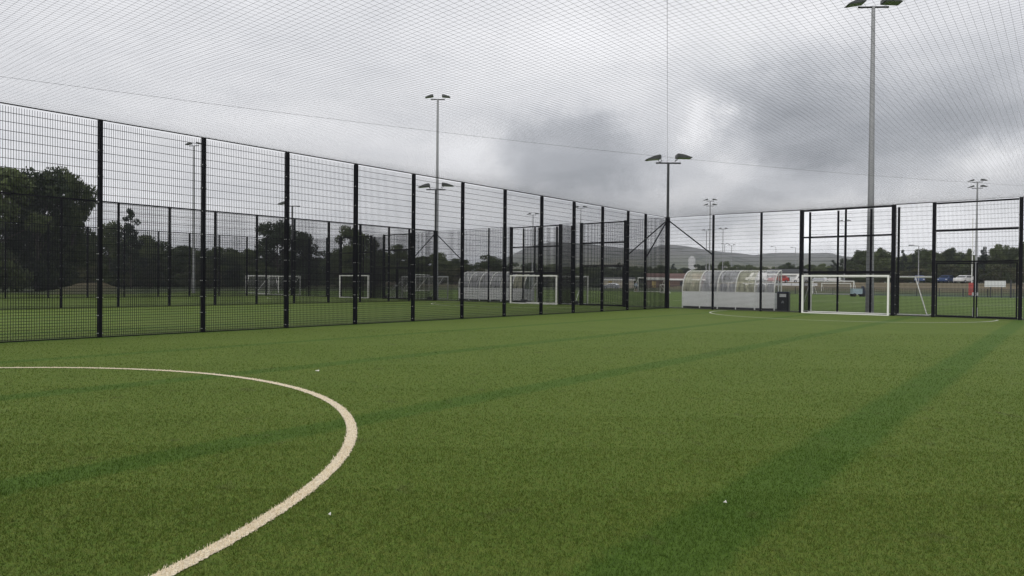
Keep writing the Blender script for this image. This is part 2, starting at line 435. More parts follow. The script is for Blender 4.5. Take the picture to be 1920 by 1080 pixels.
XP = [2.76, 5.40, 7.45, 11.59, 13.22, 16.39]
def end_fence(x0, label, last):
    t = thing('mesh_fence', label, 'fence', (x0, 0, 0))
    for p in XP[:2]: link('post', post_mesh(.09, .09), t, (p, 0, 0))
    for p in XP[2:4]: link('post', post_mesh(.17, .16), t, (p, 0, 0))
    for p in XP[4:]: link('post', post_mesh(.14, .14), t, (p, 0, 0))
    if last: link('post', post_mesh(.12, .12), t, (W, 0, 0))
    for a, b in ((0.1, 2.76), (2.76, 5.40), (5.40, 7.45), (11.59, 13.22), (16.39, W - .1)):
        link('mesh_panel', panel_mesh(b - a - .14), t, (a + .07, 0, 0))
    # framed opening above the goal
    def rail(a, b, z, h=.07, d=.07, name='rail'):
        q = MB(); q.box(a, b, -d / 2, d / 2, z - h / 2, z + h / 2); q.obj(name, 'black', parent=t)
    rail(7.54, 11.50, 2.06, .13, .09); rail(7.54, 11.50, 3.83, .08, .08); rail(7.54, 11.50, H - .03, .07)
    q = MB(); q.box(9.47, 9.55, -.04, .04, 2.13, H - .07); q.obj('stub_post', 'black', parent=t)
    # recess behind the goal
    dpt = 1.32
    for x in (7.47, 8.84, 10.36, 11.57): link('post', post_mesh(.09, .09), t, (x, dpt, 0))
    for a, b in ((7.47, 8.84), (8.84, 10.36), (10.36, 11.57)):
        link('mesh_panel', panel_mesh(b - a - .1), t, (a + .05, dpt, 0))
    for x in (7.47, 11.57): link('mesh_panel', panel_mesh(dpt - .16, .04, 2.0), t, (x, .1, 0), PI / 2)
    # frame above the gate
    rail(13.30, 16.31, 3.93, .09, .08); rail(13.30, 16.31, H - .03, .07); rail(13.30, 16.31, 2.53, .07)
    link('mesh_panel', panel_mesh(2.98, 2.57, H - .07), t, (13.315, 0, 0))
    for a, b in ((.1, 7.36), (11.69, 13.14), (16.47, W - .1)):
        q = MB(); q.box(a, b, -.012, .012, H + .037, H + .058); q.obj('top_rail', 'black', parent=t)
    for a, b in ((.1, 2.70), (W - .1, 16.48))[:1 if last else 2]:
        q = MB(); q.bar((a, 0, 5.05), (b, 0, 3.08), .035, 6); q.obj('brace', 'black', parent=t)
    return t
end_fence(0, 'black mesh fence across the near pitch end, behind the goal with dugout beyond', True)
end_fence(-W, 'black mesh end fence of the middle cage, in line with the near end fence', False)
end_fence(-2 * W, 'black mesh end fence of the farthest cage, under the left treetops', False)

def gate(x0, label):
    t = thing('double_gate', label, 'gate', (x0, 0, 0))
    for a, b, hx in ((13.31, 14.79, 14.72), (14.82, 16.30, 14.89)):
        q = MB(); z0, z1, r = .03, 2.48, .035
        q.box(a, a + .06, -r, r, z0, z1); q.box(b - .06, b, -r, r, z0, z1)
        q.box(a + .06, b - .06, -r + .002, r - .002, z0, z0 + .09); q.box(a + .06, b - .06, -r + .002, r - .002, z1 - .06, z1)
        g = q.obj('gate_leaf', 'black', parent=t)
        link('mesh_infill', panel_mesh(b - a - .12, .12, 2.42), g, (a + .06, 0, 0))
        q = MB(); q.box(hx - .03, hx + .03, -.10, -.036, 1.02, 1.16); q.obj('handle', 'galv', parent=g)
        q = MB(); q.bar((hx, -.07, .1), (hx, -.07, .5), .012, 6); q.obj('drop_bolt', 'galv', parent=g)
    return t
gate(0, 'black double mesh gate right of the near goal'); gate(-W, 'black double gate in the middle cage end fence'); gate(-2 * W, 'black double gate in the farthest cage end fence')

def cage_goal(x0, label):
    t = thing('football_goal', label, 'goal', (x0, 0, 0))
    q = MB(); y0, y1 = -.19, -.10
    q.box(7.52, 7.60, y0, y1, 0, 1.93); q.obj('goalpost', 'white', parent=t)
    q = MB(); q.box(11.38, 11.46, y0, y1, 0, 1.93); q.obj('goalpost', 'white', parent=t)
    q = MB(); q.box(7.60, 11.38, y0 + .002, y1 - .002, 1.85, 1.928); q.obj('crossbar', 'white', parent=t)
    q = MB(); q.box(7.60, 11.38, y0 + .01, y1 - .01, .012, .055); q.obj('ground_bar', 'white', parent=t)
    return t
cage_goal(0, 'white goal frame set in the near black end fence')
cage_goal(-W, 'white goal frame in the middle cage end fence'); cage_goal(-2 * W, 'white goal frame in the farthest cage end fence')

# roof net of the near cage
def net_z(x, y):
    u = x / W; v = -y / LEN
    su = 4 * u * (1 - u); sv = 4 * v * (1 - v)
    dg = min(abs(u - v), abs(u - (1 - v)))
    return H + .05 - .5 * su ** .75 * sv ** .6 * (.82 + .5 * min(dg * 2, .6))
def roof_net():
    c = .10; q = MB(); r = .0015
    nx = int(W / c); ny = int(LEN / c)
    for i in range(nx + 1):
        x = min(W, i * c); pts = [(x, -LEN * k / 48, net_z(x, -LEN * k / 48)) for k in range(49)]
        for a, b in zip(pts, pts[1:]): q.bar(a, b, r, 3, caps=False)
    for j in range(ny + 1):
        y = -j * c; pts = [(W * k / 28, y, net_z(W * k / 28, y)) for k in range(29)]
        for a, b in zip(pts, pts[1:]): q.bar(a, b, r, 3, caps=False)
    me = bpy.data.meshes.new('roof_net'); me.from_pydata(q.v, [], q.f); me.update(); me.materials.append(M['net'])
    t = tag(link('roof_net', me), 'dark square mesh net stretched over the near pitch as a roof', 'net')
    for s in (0, 1):
        q = MB(); P = []
        for k in range(61):
            f = k / 60; x = W * f; y = -LEN * (f if s == 0 else 1 - f); P.append((x, y, net_z(x, y) + .012))
        q.path(P, .0026, 5); q.obj('support_cable', 'net', parent=t)
roof_net()

# ------------------------------------------------------------------ floodlights
def head_mesh(big=1.0):
    q = MB()        # asymmetric wedge: deep at the back, thin at the lip
    pr = [(0, .02), (.0, .21), (.10, .24), (.42, .19), (.88, .04), (.88, .02)]
    q.prism([(a * big, b * big) for a, b in pr], 'y', -.27 * big, .27 * big)
    return q.mesh('floodlight', 'lamp')
HEAD = head_mesh()
gq = MB(); gq.box(.06, .80, -.24, .24, .000, .018); GLASS = gq.mesh('lamp_glass', 'glass_d')
def floodlight(root, loc, rz, yoke_to, tilt=0.0):
    f = link('floodlight', HEAD, root, loc, rz); f.rotation_euler = (0, tilt, rz)
    link('lamp_glass', GLASS, f)
    q = MB()
    for s in (-1, 1): q.bar((.14, s * .285, .12), (.0, s * .285, -.14), .018, 6)
    q.bar((0, -.285, -.14), (0, .285, -.14), .02, 6)
    q.obj('bracket', 'dark', parent=f)
def mast_low(x, y, label, rz, both=True):
    t = thing('floodlight_mast', label, 'floodlight', (x, y, 0))
    q = MB(); q.box(-.10, .10, -.10, .10, 0, 5.28); q.obj('lower_column', 'black', parent=t)
    q = MB(); q.bar((0, 0, 5.28), (0, 0, 8.42), .078, 12, .072); q.obj('upper_pole', 'dark', parent=t, smooth=False)
    c, s = math.cos(rz), math.sin(rz)
    q = MB(); q.bar((-.72 * c, -.72 * s, 8.40), (.72 * c, .72 * s, 8.40), .045, 8); q.obj('crossarm', 'dark', parent=t)
    if both: floodlight(t, (.45 * c, .45 * s, 8.68), rz, None, .02)
    floodlight(t, (-.45 * c, -.45 * s, 8.62), rz + PI, None, .10)
    return t
YAW = R(39.4)
mast_low(0, 0, 'short black floodlight mast at the corner where the near fences meet', YAW)
mast_low(-W, 0, 'short black floodlight mast at the far corner of the middle cage', YAW)
mast_low(-2 * W, 0, 'short black floodlight mast at the far corner of the farthest cage, with one lamp', YAW, False)

def mast_tall(x, y, z0, h, label, n, rz, r0=.20, r1=.085, group=None, sc=.75):
    t = thing('floodlight_mast', label, 'floodlight', (x, y, z0), 0, group)
    q = MB(); q.bar((0, 0, 0), (0, 0, .04), r0 * 1.6, 8); q.bar((0, 0, .04), (0, 0, 1.6), r0, 12, r0 * .97); q.bar((0, 0, 1.6), (0, 0, h), r0 * .9, 12, r1)
    q.obj('pole', 'galv', parent=t)
    c, s = math.cos(rz), math.sin(rz)
    for lev in range(1 if n <= 2 else 2):
        z = h - .95 * lev * sc
        q = MB(); q.bar((-.75 * sc * c, -.75 * sc * s, z), (.75 * sc * c, .75 * sc * s, z), .05, 6); q.obj('crossarm', 'dark', parent=t)
        for k, sg in enumerate((1, -1)):
            f = link('floodlight', HEAD, t, (sg * .45 * sc * c, sg * .45 * sc * s, z + .2), 0)
            f.rotation_euler = (0, .05 + .1 * k, rz + (0 if sg == 1 else PI)); f.scale = (sc, sc, sc)
            link('lamp_glass', GLASS, f)
    return t
def at(az_x, d): pass
mast_tall(10.20, 1.95, 0, 15.45, 'tall grey floodlight mast rising right behind the near goal', 2, R(36), .195, .085, sc=1.0)
mast_tall(-21.2, 2.1, 0, 16.0, 'tall grey floodlight mast behind the middle cage corner post', 2, R(42), .17, .08)
mast_tall(-55.3, -1.2, 0, 15.9, 'grey floodlight mast far left, between the first two near fence posts', 2, R(30), .18, .09)
mast_tall(-31.0, 78.1, 0, 16.0, 'slim four lamp floodlight mast beyond the pitch, left above the grey dugout', 4, R(34), .17, .08, None, .9)
mast_tall(7.8, 78.5, 0, 16.0, 'slim four lamp floodlight mast behind the double gate', 4, R(20), .19, .09, None, .9)
G = 'small floodlight masts on the far pitches'
for x, y, h, l in [(-57.7, 138, 14.3, 'small distant mast just left of the second post from the corner mast'), (-54.6, 141.7, 14.5, 'small distant mast over the middle of the grey dugout'),
                   (-65.8, 72.3, 15, 'distant mast in the middle cage between the eighth and ninth near fence posts'), (-50.8, 67.1, 15, 'distant mast left of the tenth near fence post, before the hill'),
                   (-21.1, 128.4, 13.6, 'distant mast seen above the near goal, left of the tall grey mast'), (-82.7, 218.8, 14.4, 'lowest distant mast with two lamps above the dugout roof'),
                   (-94.8, 241.9, 16.5, 'distant mast of two lamps behind the dugout, nearly hidden by a nearer one')]:
    mast_tall(x, y, land_z(x, y), h, l, 2, R(25), .16, .08, G, 1.15 if x < -80 else .95)
def lamp_post(x, y, h, label):
    t = thing('street_lamp', label, 'street lamp', (x, y, land_z(x, y)))
    q = MB(); q.bar((0, 0, 0), (0, 0, h), .12, 8, .06); q.bar((0, 0, h), (-.9, 0, h + .15), .05, 6); q.obj('pole', 'galv', parent=t)
    q = MB(); q.prism([(-1.7, .08), (-1.6, .26), (-.85, .24), (-.8, .1)], 'y', -.2, .2); q.obj('lamp_head', 'lamp', parent=t, loc=(0, 0, h))
lamp_post(-4.3, 112.3, 7.2, 'single arm street lamp in front of the right pines'); lamp_post(-54.3, 203.3, 12.0, 'single arm lamp post far off, left of the near goal')
lamp_post(-57.1, 191.9, 11.8, 'single arm lamp post far off above the right end of the dugout')

# ------------------------------------------------------------------ dugouts and bin
def dugout(x0, y0, n, bay, label, stained):
    t = thing('dugout', label, 'dugout', (x0, y0, 0)); L_ = n * bay
    prof = [(0, .98)] + [(1.0 - math.cos(a) * 1.0, .98 + math.sin(a) * 1.22) for a in [R(v) for v in (12, 26, 40, 54, 68, 82)]] + [(1.12, 2.23)]
    for i in range(n):
        q = MB(); q.box(i * bay + .03, (i + 1) * bay - .03, -.02, .02, .13, .96)
        for z in (.34, .55, .76): q.box(i * bay + .03, (i + 1) * bay - .03, -.027, -.0205, z - .008, z + .008)
        o = q.obj('rear_panel', 'panel', parent=t)
        q = MB(); vs = []; xa, xb = i * bay + .025, (i + 1) * bay - .025
        for y, z in prof: vs += [(xa, y, z), (xb, y, z)]
        q.add(vs, [(2 * k, 2 * k + 1, 2 * k + 3, 2 * k + 2) for k in range(len(prof) - 1)])
        o = q.obj('roof_sheet', 'polyy' if i in stained else 'poly', parent=t, smooth=True)
        if i in stained: o['label'] = 'yellow stained roof sheet'
    for i in range(n + 1):
        q = MB(); q.path([(i * bay, y - .035, z) for y, z in prof], .036, 6); q.obj('roof_rib', 'white', parent=t)
        q = MB(); q.box(i * bay - .028, i * bay + .028, -.03, .03, 0, .97); q.obj('rear_post', 'panel', parent=t)
    q = MB(); q.box(0, L_, -.02, .03, .965, 1.0); q.obj('waist_rail', 'panel', parent=t)
    q = MB(); q.box(0, L_, 1.08, 1.15, 2.19, 2.25); q.obj('front_beam', 'white', parent=t)
    q = MB(); q.box(.03, L_ - .03, .012, .9, .02, .10); q.obj('base_plinth', 'dark', parent=t)
    for s, x in ((0, 0), (1, L_)):
        q = MB(); q.box(x - .03, x + .03, 1.08, 1.15, 0, 2.19); q.obj('front_post', 'white', parent=t)
        q = MB(); q.box(x - .015, x + .015, .03, 1.06, .10, .96); q.obj('side_panel', 'wht_wall', parent=t)
        pr = prof + [(1.07, 2.2), (1.07, .99), (.02, .99)]
        q = MB(); q.add([(x, a, b) for a, b in prof + [(1.07, 2.18), (1.07, .99)]], [tuple(range(len(prof) + 2))]); q.obj('side_window', 'polyd', parent=t)
        q = MB(); q.box(x - .018, x + .018, .62, .66, .99, 2.1); q.obj('side_mullion', 'panel', parent=t)
    q = MB(); q.box(.1, L_ - .1, .22, .62, .86, .93); q.obj('bench', 'navy', parent=t)
    ns = n * 2; sm = None
    for i in range(ns):
        x = L_ * (i + .5) / ns
        if sm is None:
            q = MB(); q.prism([(-.23, .0), (-.22, .34), (-.15, .47), (.15, .47), (.22, .34), (.23, .0)], 'y', .0, .05)
            q.box(-.22, .22, .05, .42, -.06, .0); sm = q.mesh('seat', 'navy')
        link('seat', sm, t, (x, .20, .99))
    return t
dugout(.17, 1.7, 5, 1.076, 'long grey dugout with clear curved roof behind the near corner fence', (0, 3))
dugout(-18.9, 2.3, 6, 1.09, 'grey dugout with clear curved roof behind the middle cage goal', (5,))

def litter_bin():
    t = thing('litter_bin', 'dark navy litter bin with a white label at the dugout end', 'bin', (6.27, .98, 0))
    q = MB(); w = .29
    pr = [(-w, -w + .05), (-w + .05, -w), (w - .05, -w), (w, -w + .05), (w, w - .05), (w - .05, w), (-w + .05, w), (-w, w - .05)]
    q.prism(pr, 'z', .05, .98); q.obj('body', 'bin', parent=t)
    q = MB(); q.prism([(a * 1.05, b * 1.05) for a, b in pr], 'z', .985, 1.03); q.prism([(a * .9, b * .9) for a, b in pr], 'z', 1.031, 1.07); q.obj('lid', 'navy', parent=t)
    q = MB(); q.prism([(a * .9, b * .9) for a, b in pr], 'z', 0, .049); q.obj('base', 'rubber', parent=t)
    q = MB(); q.box(-.15, .17, -w - .006, -w - .001, .78, .94); q.obj('label_plate', 'label', parent=t)
    q = MB()                         # small grey emblem, a rough crest
    q.prism([(-.06, .44), (-.07, .52), (-.03, .55), (.0, .60), (.05, .57), (.07, .50), (.06, .44), (.02, .47), (-.02, .47)], 'y', -w - .006, -w - .001); q.obj('emblem', 'grey_mark', parent=t)
    t.rotation_euler = (0, 0, R(8))
litter_bin()

# ------------------------------------------------------------------ free standing goals
def free_goal(loc, rz, w, h, dep, label, name='football_goal', r=.05, net=.14, mat='white', lean=None, weights=False, slope=True, netmat='gnet', nr=.004):
    t = thing(name, label, 'goal', loc, rz)
    for s in (-1, 1):
        q = MB(); q.bar((s * w / 2, 0, 0), (s * w / 2, 0, h), r, 8); q.obj('goalpost', mat, parent=t)
    q = MB(); q.bar((-w / 2 - r, 0, h), (w / 2 + r, 0, h), r, 8); q.obj('crossbar', mat, parent=t)
    top = .0 if not slope else .0
    for s in (-1, 1):
        xt = s * (w / 2 - (lean or 0) * (1 if s == -1 or (lean or 0) < .7 else 0))
        q = MB(); q.bar((xt, .03, h - .02), (s * w / 2, dep, .05), r * .55, 6); q.obj('rear_brace', mat, parent=t)
    q = MB()
    for s in (-1, 1): q.bar((s * w / 2, .05, .05), (s * w / 2, dep, .05), r * .6, 6)
    q.bar((-w / 2, dep, .05), (w / 2, dep, .05), r * .6, 6); q.obj('ground_frame', mat, parent=t)
    if net:
        q = MB(); nx = int(w / net); sl = math.hypot(dep, h); nz = int(sl / net)
        f = lambda u: (dep * u ** .8, h - (h - .05) * u)
        for i in range(nx + 1):
            x = -w / 2 + w * i / nx
            pts = [(x, *f(k / 6)) for k in range(7)]
            for a, b in zip(pts, pts[1:]): q.bar(a, b, nr, 3, caps=False)
        for k in range(nz + 1):
            y, z = f(k / nz); q.bar((-w / 2, y, z), (w / 2, y, z), nr, 3, caps=False)
            for s in (-1, 1): q.bar((s * w / 2, 0, z), (s * w / 2, y, z), nr, 3, caps=False)
        q.obj('goal_net', netmat, parent=t)
    if weights:
        for s in (-1, 1):
            q = MB(); q.bar((s * w / 2 - .2, dep, .12), (s * w / 2 + .2, dep, .12), .13, 10); q.obj('weight', 'dark', parent=t)
    return t
free_goal((9.99, 2.75, 0), PI, 5.68, 1.87, 1.65, 'white portable goal standing behind the near end fence, left of the gate', lean=.75, net=0, r=.045)
free_goal((-9.3, 2.6, 0), PI, 4.3, 1.87, 1.5, 'white portable goal behind the middle cage end fence with dark weights', lean=.3, net=.16, r=.045, weights=True)
free_goal((-24.2, 3.6, 0), PI + R(-4), 6.0, 1.85, 1.9, 'aluminium portable goal with white net behind the corner mast of the middle cage', lean=.5, net=.15, mat='alu', weights=True, r=.05, nr=.006)
free_goal((-57.0, 34.0, 0), R(118), 6.4, 2.44, 2.0, 'white full size goal far behind the middle cage mast', net=.2, r=.07, lean=.2)
free_goal((-43.2, 2.2, 0), PI, 5.6, 1.85, 1.5, 'white portable goal behind the farthest cage end fence, right one of the overlapping two', net=.16, r=.05)
free_goal((-51.0, 4.4, 0), R(240), 3.4, 1.9, 1.5, 'white portable goal behind the farthest cage end fence, left one of the overlapping two', net=.16, r=.05, lean=.3)
free_goal((-10.5, 77.0, 0), R(-12), 6.4, 2.05, 1.3, 'small white goal on the far pitch seen through the near goal', net=.2, r=.07)
free_goal((-14.4, 94.5, 0), R(-12), 5.2, 1.75, 1.2, 'small white goal farther off, right of the one seen through the near goal', net=.2, r=.06)
free_goal((-37.1, 68.3, 0), R(50), 4.8, 2.4, 2.0, 'white goal with slanted net on the far pitch left of the near corner mast', net=.2, r=.07)
free_goal((-29.6, 57.5, 0), R(-40), 1.6, 1.3, 1.0, 'tiny white goal beside the near corner mast base', net=.2, r=.05)
free_goal((16.0, 79.0, 0), R(-10), 5.0, 1.85, 1.2, 'small white goal at the right edge beyond the gate post', net=.2, r=.06)

# rugby posts
def rugby_posts():
    t = thing('rugby_posts', 'white rugby posts with red padding seen through the double gate', 'goal posts')
    a = Vector((6.0, 92.5)); d = (a - CAM.to_2d()).normalized(); b = a + d * 5.4 + Vector((.45, 0))
    for p, m in ((a, 'redpad'), (b, 'dark')):
        q = MB(); q.bar((p.x, p.y, 0), (p.x, p.y, 12.2), .09, 8, .05); q.obj('upright', 'white', parent=t)
        q = MB(); q.box(p.x - .38, p.x + .38, p.y - .38, p.y + .38, .05, 2.0)
        for z in (.7, 1.35): q.box(p.x - .39, p.x + .39, p.y - .39, p.y + .39, z, z + .03)
        q.obj('post_pad', m, parent=t)
    q = MB(); q.bar((a.x, a.y, 3), (b.x, b.y, 3), .06, 8); q.obj('crossbar', 'white', parent=t)
rugby_posts()

# sign board on posts
t = thing('sign_board', 'blank white board on two dark posts beyond the gate', 'sign', (10.45, 71.75, 0), R(-8))
q = MB(); q.box(-1.15, 1.15, -.03, .03, 1.38, 2.2); q.obj('board', 'wht_wall', parent=t)
for s in (-.5, .7):
    q = MB(); q.box(s - .05, s + .05, .031, .13, 0, 2.1); q.obj('post', 'dark', parent=t)
t = thing('timber_post', 'single dark post right beside the white sign board', 'post', (12.1, 71.9, 0))
q = MB(); q.box(-.1, .1, -.1, .1, 0, 2.25); q.prism([(-.1, 2.25), (.1, 2.25), (0, 2.33)], 'y', -.1, .1); q.obj('shaft', 'dark', parent=t)

# low spectator fence on the far side of the pitch
t = thing('spectator_fence', 'low dark rail fence along the far side of the green pitch', 'fence', (0, 74.2, 0))
for i in range(40):
    x = -62 + 2.75 * i; q = MB(); q.bar((x, 0, 0), (x, 0, 1.12), .045, 6); q.obj('post', 'dark', parent=t)
q = MB(); q.bar((-62, 0, 1.1), (46, 0, 1.1), .035, 6); q.obj('hand_rail', 'dark', parent=t)
q = MB()
for i in range(360): q.bar((-62 + .3 * i, 0, .08), (-62 + .3 * i, 0, 1.06), .012, 3, caps=False)
for z in (.1, .35, .6, .85): q.bar((-62, 0, z), (46, 0, z), .014, 3, caps=False)
q.obj('mesh_infill', 'wire', parent=t)

# blue barrier
t = thing('barrier_board', 'long blue barrier with a pale top beyond the far pitch', 'barrier', (0, 0, 0))
a, b = Vector((-33.5, 100.0)), Vector((-20.0, 103.8))
for i in range(6):
    p = a.lerp(b, i / 6); e = a.lerp(b, (i + .97) / 6); d = e - p; n = Vector((-d.y, d.x)).normalized() * .04
    for nm, z0, z1, m in (('panel', .1, 1.25, 'blue'), ('top_board', 1.26, 1.75, 'wht_wall')):
        q = MB(); q.prism([(p - n)[:], (e - n)[:], (e + n)[:], (p + n)[:]], 'z', z0, z1); q.obj(nm, m, parent=t)
    q = MB(); q.bar((p.x, p.y, 0), (p.x, p.y, 1.7), .05, 6); q.obj('post', 'dark', parent=t)

# ------------------------------------------------------------------ vehicles
def car(loc, rz, paint, label, van=False):
    t = thing('parked_car', label, 'van' if van else 'car', (loc[0], loc[1], land_z(*loc)), rz)
    Lh = 2.15; top = 1.95 if van else 1.48
    body = [(-Lh, .35), (-Lh, .78), (-Lh + .1, .95), (-1.1 if not van else -1.5, 1.0), (1.9, 1.02), (Lh, .9), (Lh, .35)]
    q = MB(); q.prism(body, 'y', -.88, .88); q.obj('body', paint, parent=t)
    cab = [(-1.15, 1.0), (-.45, top - .04), (-.2, top), (1.35, top), (1.55, top - .08), (1.95, 1.02)] if not van else [(-1.55, 1.0), (-1.0, top - .05), (-.8, top), (2.0, top), (2.1, top - .1), (2.12, 1.02)]
    n = len(cab); c = MB()
    c.add([(x, -.86, z) if z < 1.1 else (x, -.70, z) for x, z in cab] + [(x, .86, z) if z < 1.1 else (x, .70, z) for x, z in cab],
          [tuple(range(n)), tuple(range(n, 2 * n))] + [(k, (k + 1) % n, n + (k + 1) % n, n + k) for k in range(n)])
    c.obj('cabin', paint, parent=t)
    for s in (-1, 1):
        q = MB()
        def sd(x, z): return (x, s * (.875 - .16 * (z - 1.0) / (top - 1.0)), z)
        for x0, x1, x0t, x1t in ((-.92, .2, -.42, .2), (.28, 1.2, .28, 1.15)):
            if van and x0 > 0: continue
            q.add([sd(x0, 1.06), sd(x1, 1.06), sd(x1t, top - .14), sd(x0t, top - .14)], [(0, 1, 2, 3)])
        q.obj('side_window', 'glass', parent=t)
    q = MB(); f = cab[0], cab[1]
    q.add([(f[0][0] + .08 - .03, -.74, 1.08), (f[0][0] + .08 - .03, .74, 1.08), (f[1][0] - .05 - .03, .66, top - .1), (f[1][0] - .05 - .03, -.66, top - .1)], [(0, 1, 2, 3)]); q.obj('windscreen', 'glass', parent=t)
    q = MB(); q.add([(1.96, -.72, 1.10), (1.96, .72, 1.10), (1.66, .62, top - .16), (1.66, -.62, top - .16)], [(0, 1, 2, 3)])
    if not van: q.obj('rear_window', 'glass', parent=t)
    for x in (-1.35, 1.35):
        for s in (-1, 1):
            q = MB(); q.bar((x, s * .70, .32), (x, s * .9, .32), .32, 14); w = q.obj('wheel', 'rubber', parent=t)
            q = MB(); q.bar((x, s * .905, .32), (x, s * .915, .32), .19, 10); q.obj('rim', 'silver', parent=w)
    q = MB()
    for s in (-1, 1): q.box(-Lh - .02, -Lh + .001, s * .7 - .14, s * .7 + .14, .62, .76)
    q.obj('headlights', 'label', parent=t)
car((-28.6, 107.0), R(65), 'red', 'red car seen through the right end of the near dugout')
car((-33.6, 108.5), R(15), 'wcar', 'white car left of the red one, seen through the near dugout', True)
car((2.3, 118.5), R(70), 'wcar', 'white car parked under the right pines'); car((-.9, 121.0), R(80), 'bcar', 'dark blue car parked left of the white one under the pines')
car((-5.2, 119.5), R(100), 'bcar', 'blue car parked before the right trees, left of the gate')
car((-69.9, 109.4), R(30), 'silver', 'silver car in front of the cream building')
car((-36.8, 150.0), R(20), 'wcar', 'white van parked behind the near goal left post', True); car((-30.2, 142), R(12), 'silver', 'silver car parked far behind the near goal, left')
car((-26.2, 141), R(-14), 'wcar', 'white car parked far behind the near goal, nearest the tall mast')

# small cart
t = thing('utility_cart', 'pale blue box cart with dark wheels on the far pitch', 'cart', (-2.9, 58.6, 0), R(35))
q = MB(); q.box(-.75, .45, -.4, .4, .35, 1.0); q.box(-.8, .5, -.44, .44, 1.0, 1.04); q.obj('box', 'pale_blue', parent=t)
q = MB(); q.box(.50, .85, -.35, .35, .30, .75); q.prism([(.5, .76), (.85, .76), (.7, 1.3), (.55, 1.35)], 'y', -.22, .22); q.obj('engine_housing', 'navy', parent=t)
for x in (-.55, .55):
    for s in (-1, 1):
        q = MB(); q.bar((x, s * .3, .22), (x, s * .5, .22), .22, 12); q.obj('wheel', 'rubber', parent=t)

# ------------------------------------------------------------------ buildings
def house(name, cx, cy, rz, w, d, h, rh, wall, roof, label, cat, zz=0.0, doors=2):
    t = thing(name, label, cat, (cx, cy, zz), rz)
    q = MB(); q.box(-w / 2, w / 2, -d / 2, d / 2, 0, h); q.obj('wall', wall, parent=t)
    q = MB(); q.prism([(-d / 2 - .4, h + .002), (d / 2 + .4, h + .002), (.6, h + rh), (-.6, h + rh)], 'x', -w / 2 - .4, w / 2 + .4); q.obj('roof', roof, parent=t)
    q = MB(); q.box(-w / 2 - .45, w / 2 + .45, -d / 2 - .5, -d / 2 - .405, h - .3, h + .12); q.obj('fascia', 'white', parent=t)
    n = max(2, int(w / 3.2))
    for i in range(n):
        x = -w / 2 + w * (i + .5) / n
        if i < doors: 
            q = MB(); q.box(x - .5, x + .5, -d / 2 - .03, -d / 2 - .002, .05, 2.1); q.obj('door', 'yellowdoor', parent=t)
        else:
            q = MB(); q.box(x - .6, x + .6, -d / 2 - .03, -d / 2 - .002, 1.0, 2.1); q.obj('window', 'glass', parent=t)
house('clubhouse', -66.5, 137.5, R(27), 15, 8, 2.7, 1.6, 'brick', 'roofred', 'low brown clubhouse with red roof just right of the corner mast', 'building')
house('pavilion', -84.5, 137.5, R(30), 9, 6, 2.6, .6, 'cream', 'dark', 'low cream building seen beside the tenth near fence post', 'building', doors=1)
house('white_cottage', -46.0, 168.0, R(20), 10, 7, 3.0, 1.5, 'wht_wall', 'dark', 'low white building behind the left post of the near goal', 'building', 1.5, 1)
t = thing('tower_block', 'pale tower block far off at the foot of the hills', 'building', (-357, 782, 0), R(20))
q = MB(); q.box(-4, 4, -4, 4, 0, 35); q.box(-2, 2, -2, 2, 35, 37); q.obj('wall', 'alu', parent=t)
q = MB()
for z in range(3, 33, 3):
    for x in (-2.6, 0, 2.6): q.box(x - .6, x + .6, -4.04, -4.002, z, z + 1.3)
q.obj('windows', 'galv', parent=t)

# ------------------------------------------------------------------ a person on the far pitch
def person():
    t = thing('person', 'person standing on the far pitch in pale shirt and navy shorts', 'person', (-40.3, 68.7, 0), R(60))
    J = [((0, 0, .93), .13), ((0, 0, 1.12), .12), ((0, 0, 1.34), .145), ((0, 0, 1.46), .07), ((0, .01, 1.53), .052), ((0, .01, 1.62), .085), ((0, .01, 1.70), .085)]
    E_ = [(0, 1), (1, 2), (2, 3), (3, 4), (4, 5), (5, 6)]
    for s in (-1, 1):
        o = len(J)
        J += [((s * .18, 0, 1.40), .06), ((s * .25, .02, 1.14), .045), ((s * .27, -.08, .92), .034), ((s * .27, -.11, .82), .03)]
        E_ += [(2, o), (o, o + 1), (o + 1, o + 2), (o + 2, o + 3)]
        o = len(J)
        J += [((s * .09, 0, .86), .095), ((s * .11, -.03 * s, .48), .062), ((s * .12, .02, .09), .045), ((s * .13, -.14, .04), .04)]
        E_ += [(0, o), (o, o + 1), (o + 1, o + 2), (o + 2, o + 3)]
    me = bpy.data.meshes.new('body'); me.from_pydata([j[0] for j in J], E_, []); o = link('body', me, t)
    sk = o.modifiers.new('skin', 'SKIN'); sk.use_smooth_shade = True
    for i, j in enumerate(J): me.skin_vertices[0].data[i].radius = (j[1], j[1])
    me.skin_vertices[0].data[0].use_root = True
    o.modifiers.new('sub', 'SUBSURF').levels = 1
    m, nt, b = newmat('clothed_body'); N, L = nt.nodes, nt.links
    tc = N.new('ShaderNodeTexCoord'); sx = N.new('ShaderNodeSeparateXYZ'); L.new(tc.outputs['Object'], sx.inputs[0])
    r = N.new('ShaderNodeValToRGB'); r.color_ramp.interpolation = 'CONSTANT'; e = r.color_ramp.elements
    e[0].color = (.03, .03, .03, 1); e[1].position = .05; e[1].color = (.45, .28, .2, 1)
    for p, c in ((.28, (.02, .025, .06)), (.53, (.35, .42, .55)), (.83, (.45, .28, .2))):
        q = e.new(p); q.color = (*c, 1)
    dv = N.new('ShaderNodeMath'); dv.operation = 'DIVIDE'; dv.inputs[1].default_value = 1.8
    L.new(sx.outputs['Z'], dv.inputs[0]); L.new(dv.outputs[0], r.inputs[0]); L.new(r.outputs[0], b.inputs['Base Color'])
    me.materials.append(m)
    q = MB(); q.bar((0, .03, 1.66), (0, .03, 1.80), .095, 10, .06); q.obj('hair', 'hair', parent=t)
person()

